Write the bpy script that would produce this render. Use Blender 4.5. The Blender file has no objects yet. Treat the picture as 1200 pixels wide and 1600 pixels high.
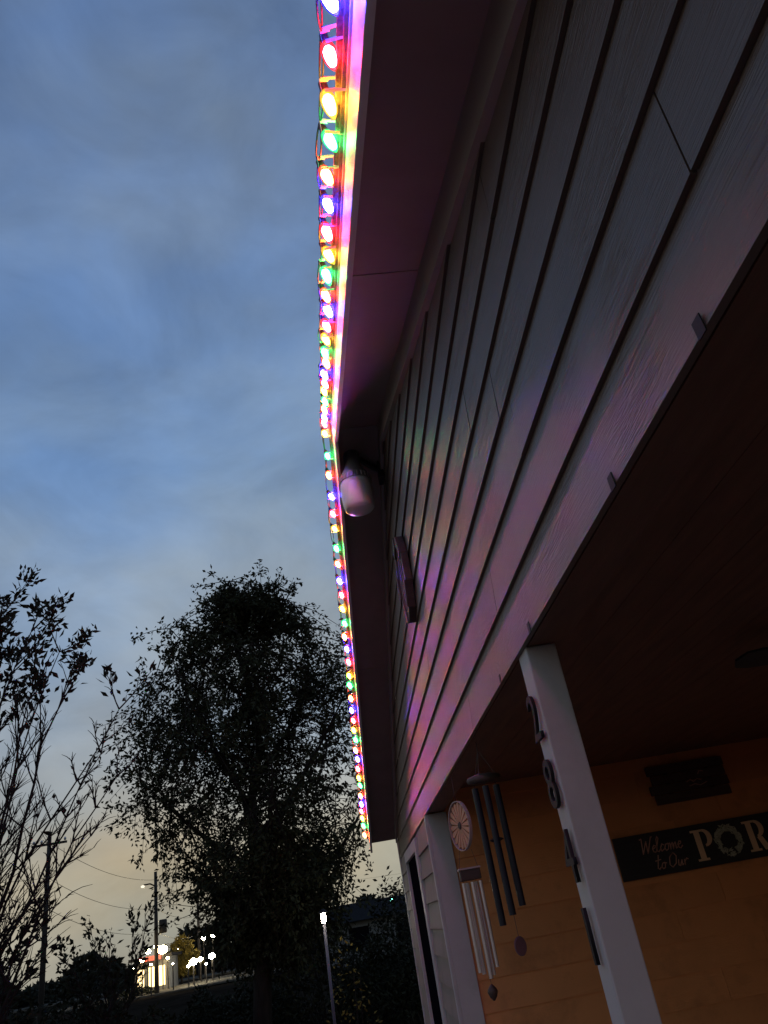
import bpy, math, random
from mathutils import Vector, Matrix

random.seed(11)
S = bpy.context.scene
COL = S.collection
rad = math.radians

# ------------------------------------------------------------------ camera
U = 0.57            # metres from the camera to the gable wall plane
EYE = 1.60          # camera height above the ground


def G(x, y, z):
    """Site grid (camera-to-wall units, height from eye level) -> metres."""
    return Vector((U * x, U * y, EYE + U * z))


PITCH, ROLL, YAW = rad(28.577), rad(-10.397), rad(6.695)
FPX = 1163.66 / 1600.0
cam_d = bpy.data.cameras.new('camera')
cam = bpy.data.objects.new('camera', cam_d)
COL.objects.link(cam)
fwd = Vector((math.sin(YAW) * math.cos(PITCH), math.cos(YAW) * math.cos(PITCH), math.sin(PITCH)))
rgt = Vector((math.cos(YAW), -math.sin(YAW), 0))
upv = rgt.cross(fwd)
r2 = math.cos(ROLL) * rgt + math.sin(ROLL) * upv
u2 = -math.sin(ROLL) * rgt + math.cos(ROLL) * upv
M = Matrix((r2, u2, -fwd)).transposed().to_4x4()
M.translation = Vector((0, 0, EYE))
cam.matrix_world = M
cam_d.sensor_fit = 'VERTICAL'
cam_d.sensor_height = 24.0
cam_d.lens = 24.0 * FPX
cam_d.clip_start = 0.05
cam_d.clip_end = 3000
S.camera = cam

# ------------------------------------------------------------------ sky, sun, exposure
SUN_AZ = rad(-35)      # sunset glow beyond the trees
wd = bpy.data.worlds.new('World')
S.world = wd
wd.use_nodes = True
nt = wd.node_tree
nt.nodes.clear()


def N(t, kind, **kw):
    n = t.nodes.new(kind)
    for k, v in kw.items():
        setattr(n, k, v)
    return n


out = N(nt, 'ShaderNodeOutputWorld')
sky = N(nt, 'ShaderNodeTexSky', sky_type='NISHITA', sun_disc=False)
sky.sun_elevation = rad(1.0)
sky.sun_rotation = SUN_AZ
bg = N(nt, 'ShaderNodeBackground')
bg.inputs['Strength'].default_value = 0.05
sky.dust_density = 0.6
bgc = N(nt, 'ShaderNodeBackground')
bgc.inputs['Strength'].default_value = 1.30
mixs = N(nt, 'ShaderNodeMixShader')
tc = N(nt, 'ShaderNodeTexCoord')
sep = N(nt, 'ShaderNodeSeparateXYZ')
nt.links.new(tc.outputs['Generated'], sep.inputs[0])
ramp = N(nt, 'ShaderNodeValToRGB')          # overcast deck: warm near the horizon, blue overhead
cr = ramp.color_ramp
cr.elements[0].position = 0.0
cr.elements[0].color = (0.31, 0.28, 0.21, 1)
cr.elements[1].position = 1.0
cr.elements[1].color = (0.080, 0.130, 0.245, 1)
for p, c in ((0.10, (0.33, 0.305, 0.24, 1)), (0.22, (0.27, 0.30, 0.33, 1)), (0.36, (0.22, 0.285, 0.38, 1)),
             (0.55, (0.145, 0.23, 0.385, 1)), (0.80, (0.110, 0.172, 0.305, 1))):
    e = cr.elements.new(p)
    e.color = c
nt.links.new(sep.outputs['Z'], ramp.inputs[0])
mp = N(nt, 'ShaderNodeMapping')
mp.inputs['Scale'].default_value = (1.0, 1.0, 1.6)
mp.inputs['Rotation'].default_value = (0.3, 0.5, 0.2)
nt.links.new(tc.outputs['Generated'], mp.inputs[0])
ns = N(nt, 'ShaderNodeTexNoise')
ns.inputs['Scale'].default_value = 4.6
ns.inputs['Detail'].default_value = 8
ns.inputs['Roughness'].default_value = 0.56
ns.inputs['Distortion'].default_value = 0.4
nt.links.new(mp.outputs[0], ns.inputs['Vector'])
cmr = N(nt, 'ShaderNodeMapRange')
cmr.inputs['From Min'].default_value = 0.32
cmr.inputs['From Max'].default_value = 0.70
cmr.inputs['To Min'].default_value = 0.80
cmr.inputs['To Max'].default_value = 1.20
nt.links.new(ns.outputs[0], cmr.inputs[0])
vm = N(nt, 'ShaderNodeVectorMath', operation='SCALE')
nt.links.new(ramp.outputs[0], vm.inputs[0])
nt.links.new(cmr.outputs[0], vm.inputs['Scale'])
ns2 = N(nt, 'ShaderNodeTexNoise')            # thin places where bluer sky shows
ns2.inputs['Scale'].default_value = 2.1
ns2.inputs['Detail'].default_value = 3
nt.links.new(mp.outputs[0], ns2.inputs['Vector'])
thin = N(nt, 'ShaderNodeMapRange')
thin.inputs['From Min'].default_value = 0.45
thin.inputs['From Max'].default_value = 0.75
thin.inputs['To Min'].default_value = 1.0
thin.inputs['To Max'].default_value = 0.92
nt.links.new(ns2.outputs[0], thin.inputs[0])
nt.links.new(sky.outputs[0], bg.inputs[0])
hue = N(nt, 'ShaderNodeTexNoise')            # greyer cloud between bluer rifts
hue.inputs['Scale'].default_value = 3.4
hue.inputs['Detail'].default_value = 4
mp3 = N(nt, 'ShaderNodeMapping')
mp3.inputs['Location'].default_value = (4.2, 1.3, 7.7)
mp3.inputs['Scale'].default_value = (1.0, 1.0, 1.7)
nt.links.new(tc.outputs['Generated'], mp3.inputs[0])
nt.links.new(mp3.outputs[0], hue.inputs['Vector'])
hr = N(nt, 'ShaderNodeValToRGB')
hr.color_ramp.elements[0].position = 0.36
hr.color_ramp.elements[0].color = (0.86, 0.96, 1.06, 1)
hr.color_ramp.elements[1].position = 0.66
hr.color_ramp.elements[1].color = (1.12, 1.02, 0.88, 1)
nt.links.new(hue.outputs[0], hr.inputs[0])
tint = N(nt, 'ShaderNodeVectorMath', operation='MULTIPLY')
nt.links.new(vm.outputs[0], tint.inputs[0])
nt.links.new(hr.outputs[0], tint.inputs[1])
nt.links.new(tint.outputs[0], bgc.inputs[0])
nt.links.new(thin.outputs[0], mixs.inputs[0])
nt.links.new(bg.outputs[0], mixs.inputs[1])
nt.links.new(bgc.outputs[0], mixs.inputs[2])
nt.links.new(mixs.outputs[0], out.inputs[0])

sun_d = bpy.data.lights.new('sun', 'SUN')     # last glow of the set sun through cloud
sun_d.energy = 0.015
sun_d.angle = rad(20)
sun_d.color = (1.0, 0.8, 0.6)
sun = bpy.data.objects.new('sun', sun_d)
COL.objects.link(sun)
sun.location = (-20, 30, 12)
sun.rotation_euler = (rad(86), 0, rad(180) - SUN_AZ)

S.view_settings.view_transform = 'Standard'
S.view_settings.look = 'None'
S.view_settings.exposure = 0
S.view_settings.gamma = 1
S.cycles.use_denoising = True
S.cycles.max_bounces = 6
S.cycles.transparent_max_bounces = 24
S.cycles.sample_clamp_indirect = 4
S.cycles.caustics_reflective = False
S.cycles.caustics_refractive = False

# ------------------------------------------------------------------ materials


def mat(name, col, rough=0.6, var=0.15, vscale=6.0, bump=0.0, bscale=40.0, stretch=(1, 1, 1), spec=0.5,
        metal=0.0, emit=None, estr=0.0, dirt=None, dirt_scale=3.0, rnd=0.0, obj_co=True):
    m = bpy.data.materials.new(name)
    m.use_nodes = True
    t = m.node_tree
    b = t.nodes['Principled BSDF']
    b.inputs['Roughness'].default_value = rough
    b.inputs['Specular IOR Level'].default_value = spec
    b.inputs['Metallic'].default_value = metal
    co = N(t, 'ShaderNodeTexCoord')
    oi = N(t, 'ShaderNodeObjectInfo')
    ad = N(t, 'ShaderNodeVectorMath', operation='ADD')
    sc = N(t, 'ShaderNodeVectorMath', operation='SCALE')
    cmb = N(t, 'ShaderNodeCombineXYZ')
    for i in range(3):
        t.links.new(oi.outputs['Random'], cmb.inputs[i])
    t.links.new(cmb.outputs[0], sc.inputs[0])
    sc.inputs['Scale'].default_value = 37.0
    t.links.new(co.outputs['Object'], ad.inputs[0])
    t.links.new(sc.outputs[0], ad.inputs[1])
    mpn = N(t, 'ShaderNodeMapping')
    mpn.inputs['Scale'].default_value = stretch
    t.links.new(ad.outputs[0], mpn.inputs[0])
    n1 = N(t, 'ShaderNodeTexNoise')
    n1.inputs['Scale'].default_value = vscale
    n1.inputs['Detail'].default_value = 6
    n1.inputs['Roughness'].default_value = 0.6
    t.links.new(mpn.outputs[0], n1.inputs['Vector'])
    rm = N(t, 'ShaderNodeMapRange')
    rm.inputs['From Min'].default_value = 0.3
    rm.inputs['From Max'].default_value = 0.7
    rm.inputs['To Min'].default_value = 1 - var
    rm.inputs['To Max'].default_value = 1 + var
    t.links.new(n1.outputs[0], rm.inputs[0])
    mul = N(t, 'ShaderNodeVectorMath', operation='SCALE')
    mul.inputs[0].default_value = col[:3]
    t.links.new(rm.outputs[0], mul.inputs['Scale'])
    last = mul.outputs[0]
    if rnd:
        rr = N(t, 'ShaderNodeMapRange')
        rr.inputs['To Min'].default_value = 1 - rnd
        rr.inputs['To Max'].default_value = 1 + rnd
        t.links.new(oi.outputs['Random'], rr.inputs[0])
        m3 = N(t, 'ShaderNodeVectorMath', operation='SCALE')
        t.links.new(last, m3.inputs[0])
        t.links.new(rr.outputs[0], m3.inputs['Scale'])
        last = m3.outputs[0]
    if dirt:
        n2 = N(t, 'ShaderNodeTexNoise')
        n2.inputs['Scale'].default_value = dirt_scale
        n2.inputs['Detail'].default_value = 8
        n2.inputs['Roughness'].default_value = 0.7
        t.links.new(ad.outputs[0], n2.inputs['Vector'])
        r3 = N(t, 'ShaderNodeMapRange')
        r3.inputs['From Min'].default_value = 0.52
        r3.inputs['From Max'].default_value = 0.75
        r3.inputs['To Max'].default_value = 0.7
        t.links.new(n2.outputs[0], r3.inputs[0])
        mx = N(t, 'ShaderNodeMix', data_type='RGBA')
        mx.inputs['B'].default_value = (*dirt, 1)
        t.links.new(r3.outputs[0], mx.inputs['Factor'])
        t.links.new(last, mx.inputs['A'])
        last = mx.outputs['Result']
    t.links.new(last, b.inputs['Base Color'])
    if bump:
        n4 = N(t, 'ShaderNodeTexNoise')
        n4.inputs['Scale'].default_value = bscale
        n4.inputs['Detail'].default_value = 5
        t.links.new(mpn.outputs[0], n4.inputs['Vector'])
        bp = N(t, 'ShaderNodeBump')
        bp.inputs['Strength'].default_value = bump
        bp.inputs['Distance'].default_value = 0.004
        t.links.new(n4.outputs[0], bp.inputs['Height'])
        t.links.new(bp.outputs[0], b.inputs['Normal'])
    if emit:
        b.inputs['Emission Color'].default_value = (*emit, 1)
        b.inputs['Emission Strength'].default_value = estr
    return m


def siding_mat(name, col, axis='y', rough=0.42, bumpk=0.55, spec=0.5):
    """Painted lap board with embossed cedar grain running along the board."""
    m = mat(name, col, rough=rough, var=0.07, vscale=3.0, stretch=(1, 1, 1), rnd=0.05, spec=spec,
            dirt=(col[0] * .5, col[1] * .46, col[2] * .44), dirt_scale=2.6)
    t = m.node_tree
    b = t.nodes['Principled BSDF']
    add = [n for n in t.nodes if n.bl_idname == 'ShaderNodeVectorMath' and n.operation == 'ADD'][0]
    mpn = N(t, 'ShaderNodeMapping')
    mpn.inputs['Scale'].default_value = (1, 1.6, 26) if axis == 'y' else (1.6, 1, 26)
    t.links.new(add.outputs[0], mpn.inputs[0])
    wob = N(t, 'ShaderNodeTexNoise')
    wob.inputs['Scale'].default_value = 1.3
    wob.inputs['Detail'].default_value = 3
    wob.inputs['Distortion'].default_value = 0.6
    t.links.new(mpn.outputs[0], wob.inputs['Vector'])
    rings = N(t, 'ShaderNodeMath', operation='MULTIPLY')
    rings.inputs[1].default_value = 70.0
    t.links.new(wob.outputs[0], rings.inputs[0])
    sn = N(t, 'ShaderNodeMath', operation='SINE')
    t.links.new(rings.outputs[0], sn.inputs[0])
    mp2 = N(t, 'ShaderNodeMapping')
    mp2.inputs['Scale'].default_value = (1, 6, 160) if axis == 'y' else (6, 1, 160)
    t.links.new(add.outputs[0], mp2.inputs[0])
    fine = N(t, 'ShaderNodeTexNoise')
    fine.inputs['Scale'].default_value = 2.0
    fine.inputs['Detail'].default_value = 4
    t.links.new(mp2.outputs[0], fine.inputs['Vector'])
    patch = N(t, 'ShaderNodeTexNoise')      # embossing is stronger in some stretches
    patch.inputs['Scale'].default_value = 2.5
    t.links.new(add.outputs[0], patch.inputs['Vector'])
    pr = N(t, 'ShaderNodeMapRange')
    pr.inputs['From Min'].default_value = 0.42
    pr.inputs['From Max'].default_value = 0.62
    t.links.new(patch.outputs[0], pr.inputs[0])
    m1 = N(t, 'ShaderNodeMath', operation='MULTIPLY')
    t.links.new(sn.outputs[0], m1.inputs[0])
    t.links.new(pr.outputs[0], m1.inputs[1])
    m2 = N(t, 'ShaderNodeMath', operation='MULTIPLY_ADD')
    m2.inputs[1].default_value = 0.35
    t.links.new(m1.outputs[0], m2.inputs[0])
    t.links.new(fine.outputs[0], m2.inputs[2])
    bp = N(t, 'ShaderNodeBump')
    bp.inputs['Strength'].default_value = bumpk
    bp.inputs['Distance'].default_value = 0.0022
    t.links.new(m2.outputs[0], bp.inputs['Height'])
    t.links.new(bp.outputs[0], b.inputs['Normal'])
    return m


def leaf_mat(name, col, tcol):
    m = mat(name, col, rough=0.7, var=0.35, vscale=1.5, spec=0.12)
    b = m.node_tree.nodes['Principled BSDF']
    b.inputs['Transmission Weight'].default_value = 0.0
    b.inputs['Subsurface Weight'].default_value = 0.0
    return m


MT = {}
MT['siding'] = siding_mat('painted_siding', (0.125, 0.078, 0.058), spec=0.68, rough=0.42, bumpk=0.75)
MT['siding_low'] = siding_mat('dulled_siding', (0.26, 0.20, 0.175), spec=0.25, rough=0.6, bumpk=0.3)  # lighter, duller copy of the gable paint, cuts the horizon reflection
MT['trim'] = mat('trim_paint', (0.44, 0.40, 0.39), rough=0.5, var=0.08, vscale=4, bump=0.25, bscale=60, stretch=(1, 1, 1),
                 dirt=(0.33, 0.29, 0.27), dirt_scale=3.5)
MT['fascia'] = mat('white_fascia_paint', (0.74, 0.72, 0.69), rough=0.45, var=0.06, bump=0.15, dirt=(0.5, 0.46, 0.42))
MT['soffit'] = mat('soffit_plywood_paint', (0.27, 0.20, 0.18), rough=0.45, var=0.12, vscale=5, stretch=(1, 1, 1), bump=0.3, bscale=25,
                   dirt=(0.2, 0.16, 0.15), dirt_scale=2.5, rnd=0.05)
MT['frieze'] = mat('frieze_paint', (0.36, 0.30, 0.27), rough=0.55, var=0.1, bump=0.2, dirt=(0.24, 0.2, 0.18))
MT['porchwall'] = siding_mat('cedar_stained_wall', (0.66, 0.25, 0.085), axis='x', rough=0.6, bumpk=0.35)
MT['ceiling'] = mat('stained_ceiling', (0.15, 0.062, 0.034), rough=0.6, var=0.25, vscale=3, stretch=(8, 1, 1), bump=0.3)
MT['deck'] = mat('deck_boards', (0.34, 0.27, 0.21), rough=0.75, var=0.3, stretch=(8, 1, 1), bump=0.3)
MT['shingle'] = mat('asphalt_shingle', (0.10, 0.085, 0.08), rough=0.9, var=0.4, vscale=60, bump=0.7, bscale=300, rnd=0.2)
MT['black'] = mat('black_metal', (0.010, 0.009, 0.011), rough=0.6, spec=0.25, var=0.2)
MT['blackmatt'] = mat('black_plastic', (0.02, 0.02, 0.02), rough=0.55)
MT['chimeblack'] = mat('black_enamel_tube', (0.010, 0.011, 0.020), rough=0.4, spec=0.3)
MT['silver'] = mat('brushed_aluminium', (0.62, 0.55, 0.56), rough=0.38, metal=0.85, var=0.1, bump=0.1)
MT['wooddark'] = mat('dark_wood', (0.05, 0.028, 0.02), rough=0.6, var=0.3, vscale=8, stretch=(1, 1, 5), bump=0.4)
MT['woodframe'] = mat('weathered_wood', (0.052, 0.032, 0.028), rough=0.6, var=0.3, vscale=10, stretch=(1, 1, 4), bump=0.5, rnd=0.2)
MT['cord'] = mat('cord', (0.10, 0.07, 0.06), rough=0.8)
MT['wire'] = mat('green_light_cord', (0.035, 0.03, 0.04), rough=0.5)
MT['clip'] = mat('clear_plastic_clip', (0.72, 0.66, 0.68), rough=0.3, var=0.05)
MT['galv'] = mat('galvanised_steel', (0.36, 0.35, 0.36), rough=0.42, metal=0.7, var=0.15, bump=0.1)
MT['refractor'] = mat('milky_acrylic', (0.80, 0.76, 0.76), rough=0.3, var=0.06)
MT['refractor'].node_tree.nodes['Principled BSDF'].inputs['Transmission Weight'].default_value = 0.12
MT['bluelens'] = mat('blue_lamp_glass', (0.30, 0.28, 0.62), rough=0.12, var=0.1)
MT['glass'] = mat('dark_window_glass', (0.006, 0.005, 0.007), rough=1.0, spec=0.0, var=0.1)
MT['orange'] = mat('rusty_orange_paint', (0.55, 0.24, 0.14), rough=0.5, var=0.2)
MT['pale'] = mat('pale_rim', (0.38, 0.28, 0.26), rough=0.5)
MT['sail'] = mat('purple_sail', (0.16, 0.09, 0.11), rough=0.4)
MT['signblack'] = mat('black_sign_board', (0.022, 0.018, 0.018), rough=0.7, var=0.3, stretch=(1, 1, 12), bump=0.3)
MT['plaque'] = mat('charred_plank', (0.055, 0.026, 0.02), rough=0.7, var=0.4, stretch=(1, 1, 10), bump=0.4, rnd=0.3)
MT['lettertan'] = mat('tan_letter_paint', (0.74, 0.46, 0.27), rough=0.6, var=0.15)
MT['script'] = mat('rose_script_paint', (0.52, 0.25, 0.18), rough=0.6)
MT['wreath'] = mat('sage_wreath_paint', (0.36, 0.34, 0.24), rough=0.7, var=0.4, vscale=60)
MT['ground'] = mat('night_grass_ground', (0.016, 0.013, 0.010), rough=1.0, spec=0.0, var=0.5, vscale=0.8, bump=0.8, bscale=8,
                   dirt=(0.028, 0.02, 0.015), dirt_scale=0.25)
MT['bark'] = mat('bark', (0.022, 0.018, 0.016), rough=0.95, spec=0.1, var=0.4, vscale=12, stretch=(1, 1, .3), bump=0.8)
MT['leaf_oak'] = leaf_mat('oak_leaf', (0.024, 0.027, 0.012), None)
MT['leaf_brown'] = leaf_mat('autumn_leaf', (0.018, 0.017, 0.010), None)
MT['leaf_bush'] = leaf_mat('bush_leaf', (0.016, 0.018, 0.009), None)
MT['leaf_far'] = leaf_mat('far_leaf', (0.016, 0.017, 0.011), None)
MT['leaf_lamplit'] = leaf_mat('lamplit_leaf', (0.12, 0.09, 0.02), None)  # yellow lamplight put into the leaf colour
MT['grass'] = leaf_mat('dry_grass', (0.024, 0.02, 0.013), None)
MT['polewood'] = mat('creosoted_pole', (0.022, 0.018, 0.015), rough=0.9, var=0.3)
MT['postgrey'] = mat('grey_post_paint', (0.10, 0.095, 0.12), rough=0.6)
MT['road'] = mat('asphalt', (0.075, 0.07, 0.06), rough=1.0, spec=0.0, var=0.3, vscale=2)
MT['farwall'] = mat('far_wall_paint', (0.10, 0.10, 0.10), rough=0.7)
MT['farroof'] = mat('far_roof', (0.02, 0.02, 0.022), rough=1.0, spec=0.0)
MT['carpaint'] = mat('dark_car_paint', (0.03, 0.03, 0.035), rough=0.25)
MT['tyre'] = mat('tyre', (0.015, 0.015, 0.015), rough=0.8)


def emat(name, col, strength):
    return mat(name, (0.02, 0.02, 0.02), emit=col, estr=strength)


MT['warmwin'] = emat('lit_shop_window', (1.0, 0.72, 0.34), 3.0)
MT['lampwhite'] = emat('lit_lamp_white', (1.0, 0.90, 0.66), 130)
MT['lampwarm'] = emat('lit_lamp_warm', (1.0, 0.76, 0.38), 130)
MT['lampgreen'] = emat('lit_lamp_green', (0.25, 1.0, 0.75), 6)
MT['yardlamp'] = emat('lit_yard_lamp', (1.0, 0.90, 0.70), 120)
MT['tail'] = emat('lit_tail_light', (1.0, 0.05, 0.03), 5)
MT['redsign'] = emat('lit_red_sign', (1.0, 0.12, 0.06), 1.3)

# string-light colours: deep red, yellow, green, orange-red, blue
HUES = [('red', (1.0, 0.035, 0.06)), ('yellow', (1.0, 0.50, 0.04)), ('green', (0.05, 1.0, 0.26)),
        ('orange', (1.0, 0.12, 0.035)), ('blue', (0.06, 0.05, 1.0))]
GLOW = 430.0
CORE, SHELL = [], []
for nm, c in HUES:
    k = {'yellow': 0.5, 'green': 0.42, 'blue': 1.5, 'red': 1.05, 'orange': 0.95}[nm]
    CORE.append(emat(nm + '_lamp_core', c, GLOW * k))
    m = bpy.data.materials.new(nm + '_bulb_shell')
    m.use_nodes = True
    t = m.node_tree
    t.nodes.clear()
    o = N(t, 'ShaderNodeOutputMaterial')
    tr = N(t, 'ShaderNodeBsdfTransparent')
    tr.inputs[0].default_value = (*[0.55 + 0.45 * v for v in c], 1)
    em = N(t, 'ShaderNodeEmission')                 # the tinted plastic itself glows
    em.inputs[0].default_value = (*c, 1)
    em.inputs[1].default_value = 1.7
    gl = N(t, 'ShaderNodeBsdfGlossy')
    gl.inputs['Roughness'].default_value = 0.15
    a1 = N(t, 'ShaderNodeMixShader')
    a1.inputs[0].default_value = 0.55
    a2 = N(t, 'ShaderNodeMixShader')
    a2.inputs[0].default_value = 0.05
    t.links.new(tr.outputs[0], a1.inputs[1])
    t.links.new(em.outputs[0], a1.inputs[2])
    t.links.new(a1.outputs[0], a2.inputs[1])
    t.links.new(gl.outputs[0], a2.inputs[2])
    t.links.new(a2.outputs[0], o.inputs[0])
    SHELL.append(m)

# ------------------------------------------------------------------ mesh helpers


class MB:
    def __init__(self):
        self.v, self.f = [], []

    def add(self, vs, fs):
        b = len(self.v)
        self.v += [tuple(p) for p in vs]
        self.f += [tuple(b + i for i in f) for f in fs]
        return self

    def box(self, x0, x1, y0, y1, z0, z1):
        vs = [(x, y, z) for z in (z0, z1) for (x, y) in ((x0, y0), (x1, y0), (x1, y1), (x0, y1))]
        return self.add(vs, [(3, 2, 1, 0), (4, 5, 6, 7), (0, 1, 5, 4), (1, 2, 6, 5), (2, 3, 7, 6), (3, 0, 4, 7)])

    def hexa(self, lo, hi):
        """two matching rings of points -> closed prism"""
        n = len(lo)
        fs = [tuple(range(n))[::-1], tuple(range(n, 2 * n))]
        for i in range(n):
            j = (i + 1) % n
            fs.append((i, j, n + j, n + i))
        return self.add(list(lo) + list(hi), fs)

    def tube(self, pts, rads, n=6, cap=True):
        pts = [Vector(p) for p in pts]
        if not hasattr(rads, '__len__'):
            rads = [rads] * len(pts)
        b = len(self.v)
        ref = None
        for i, p in enumerate(pts):
            d = (pts[min(i + 1, len(pts) - 1)] - pts[max(i - 1, 0)])
            if d.length < 1e-9:
                d = Vector((0, 0, 1))
            d.normalize()
            if ref is None:
                ref = d.orthogonal().normalized()
            ref = (ref - d * ref.dot(d))
            ref = ref.normalized() if ref.length > 1e-6 else d.orthogonal().normalized()
            q = d.cross(ref)
            for k in range(n):
                a = 2 * math.pi * k / n
                self.v.append(tuple(p + rads[i] * (math.cos(a) * ref + math.sin(a) * q)))
        for i in range(len(pts) - 1):
            for k in range(n):
                k2 = (k + 1) % n
                self.f.append((b + i * n + k, b + i * n + k2, b + (i + 1) * n + k2, b + (i + 1) * n + k))
        if cap:
            self.f.append(tuple(b + k for k in range(n))[::-1])
            e = b + (len(pts) - 1) * n
            self.f.append(tuple(e + k for k in range(n)))
        return self

    def lathe(self, prof, n=16, mtx=None):
        """profile [(r, h)] turned round local z"""
        b = len(self.v)
        for r, h in prof:
            for k in range(n):
                a = 2 * math.pi * k / n
                p = Vector((r * math.cos(a), r * math.sin(a), h))
                self.v.append(tuple(mtx @ p if mtx else p))
        for i in range(len(prof) - 1):
            for k in range(n):
                k2 = (k + 1) % n
                self.f.append((b + i * n + k, b + i * n + k2, b + (i + 1) * n + k2, b + (i + 1) * n + k))
        self.f.append(tuple(b + k for k in range(n))[::-1])
        e = b + (len(prof) - 1) * n
        self.f.append(tuple(e + k for k in range(n)))
        return self

    def build(self, name, material, parent=None, smooth=False, kind=None, bevel=0):
        me = bpy.data.meshes.new(name)
        me.from_pydata(self.v, [], self.f)
        me.update()
        if smooth:
            me.polygons.foreach_set('use_smooth', [True] * len(me.polygons))
        me.materials.append(material)
        o = bpy.data.objects.new(name, me)
        COL.objects.link(o)
        if parent:
            o.parent = parent
            o.matrix_parent_inverse = parent.matrix_world.inverted()
        if kind:
            o['kind'] = kind
        if bevel:
            bv = o.modifiers.new('bevel', 'BEVEL')
            bv.width = bevel
            bv.segments = 2
        return o


def tag(o, label, cat, group=None):
    o['label'] = label
    o['category'] = cat
    if group:
        o['group'] = group
    return o


def empty(name, loc, label=None, cat=None, group=None):
    o = bpy.data.objects.new(name, None)
    o.empty_display_size = 0.1
    o.location = loc
    COL.objects.link(o)
    o.matrix_world = Matrix.Translation(Vector(loc))
    if label:
        tag(o, label, cat, group)
    return o


# ------------------------------------------------------------------ ground
g = MB()
NX = 70
def gx(i): return math.copysign(abs(i) ** 2.6, i)
xs = [gx((i - NX / 2) / (NX / 2)) * 900 for i in range(NX + 1)]
ys = [gx((i - NX / 2) / (NX / 2)) * 900 + 12 for i in range(NX + 1)]
for yv in ys:
    for xv in xs:
        d = math.hypot(xv, yv - 4)
        h = 0 if d < 7 else 0.12 * math.sin(xv * .35 + 1) * math.sin(yv * .27)
        g.v.append((xv, yv, min(h, 0.1)))
for j in range(NX):
    for i in range(NX):
        a = j * (NX + 1) + i
        g.f.append((a, a + 1, a + NX + 2, a + NX + 1))
g.build('ground', MT['ground'], kind='structure', smooth=True)

MT['concrete'] = mat('bounce_slab_concrete', (0.30, 0.27, 0.24), rough=0.9, var=0.2, vscale=2, bump=0.4, dirt=(0.16, 0.14, 0.12), dirt_scale=1.2)
MB().box(-2.2, U - .03, -3.0, U * 16, .09, .115).build('bounce_slab', MT['concrete'], kind='structure')  # unseen slab added to bounce sky light into the porch

# ------------------------------------------------------------------ the house
house = empty('house', G(3, 7, 0) * 1 - Vector((0, 0, EYE)),
              'gabled house clad in pale lap siding with a dark recessed porch', 'house')
D = 0.31353                 # siding exposure (grid units)
Z0, Z1 = 1.0856, 1.3950     # bottom of the lowest gable board, bottom of the next
YP, PK, FB = 7.13, 5.08, 4.93   # ridge position, soffit height at ridge, fascia bottom at ridge
SN, SF = 0.372, 0.385           # near and far rake slopes
XF = 0.422                       # fascia outer face
YN, YE = -1.9, 16.4             # near and far house corners
YW = 9.8                        # porch end wall


def zs(y): return PK - (SN * (YP - y) if y < YP else SF * (y - YP))
def fz(y): return FB - (SN * (YP - y) if y < YP else SF * (y - YP))


def rake_lim(z):
    return YP - (PK - z) / SN, YP + (PK - z) / SF


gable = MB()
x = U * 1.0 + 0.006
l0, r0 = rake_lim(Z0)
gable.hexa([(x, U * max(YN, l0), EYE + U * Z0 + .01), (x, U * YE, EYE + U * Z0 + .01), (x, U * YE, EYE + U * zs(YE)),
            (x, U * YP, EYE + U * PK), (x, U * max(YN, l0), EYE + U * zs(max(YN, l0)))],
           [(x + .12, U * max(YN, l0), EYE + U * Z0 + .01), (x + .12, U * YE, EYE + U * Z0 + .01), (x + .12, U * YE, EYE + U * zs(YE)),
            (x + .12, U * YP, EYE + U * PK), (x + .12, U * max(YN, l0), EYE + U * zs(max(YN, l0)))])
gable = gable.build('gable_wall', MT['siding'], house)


def lap_board(parent, pts_b, pts_t, material, axis='y', plane=U, t0=0.0145, t1=0.0015, sgn=-1):
    """board from (a0,a1) at zb to (a0,a1) at zt; thicker butt at the bottom"""
    (a0, a1, zb), (c0, c1, zt) = pts_b, pts_t
    j = random.uniform(-.0012, .0012)
    def P(a, z, off):
        return (plane + sgn * off, a, z) if axis == 'y' else (a, plane + sgn * off, z)
    back = [P(a0, zb, 0), P(a1, zb, 0), P(c1, zt, 0), P(c0, zt, 0)]
    front = [P(a0, zb, t0 + j), P(a1, zb, t0 - j), P(c1, zt, t1), P(c0, zt, t1)]
    return MB().hexa(back, front).build('siding_board', material, parent)


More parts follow.
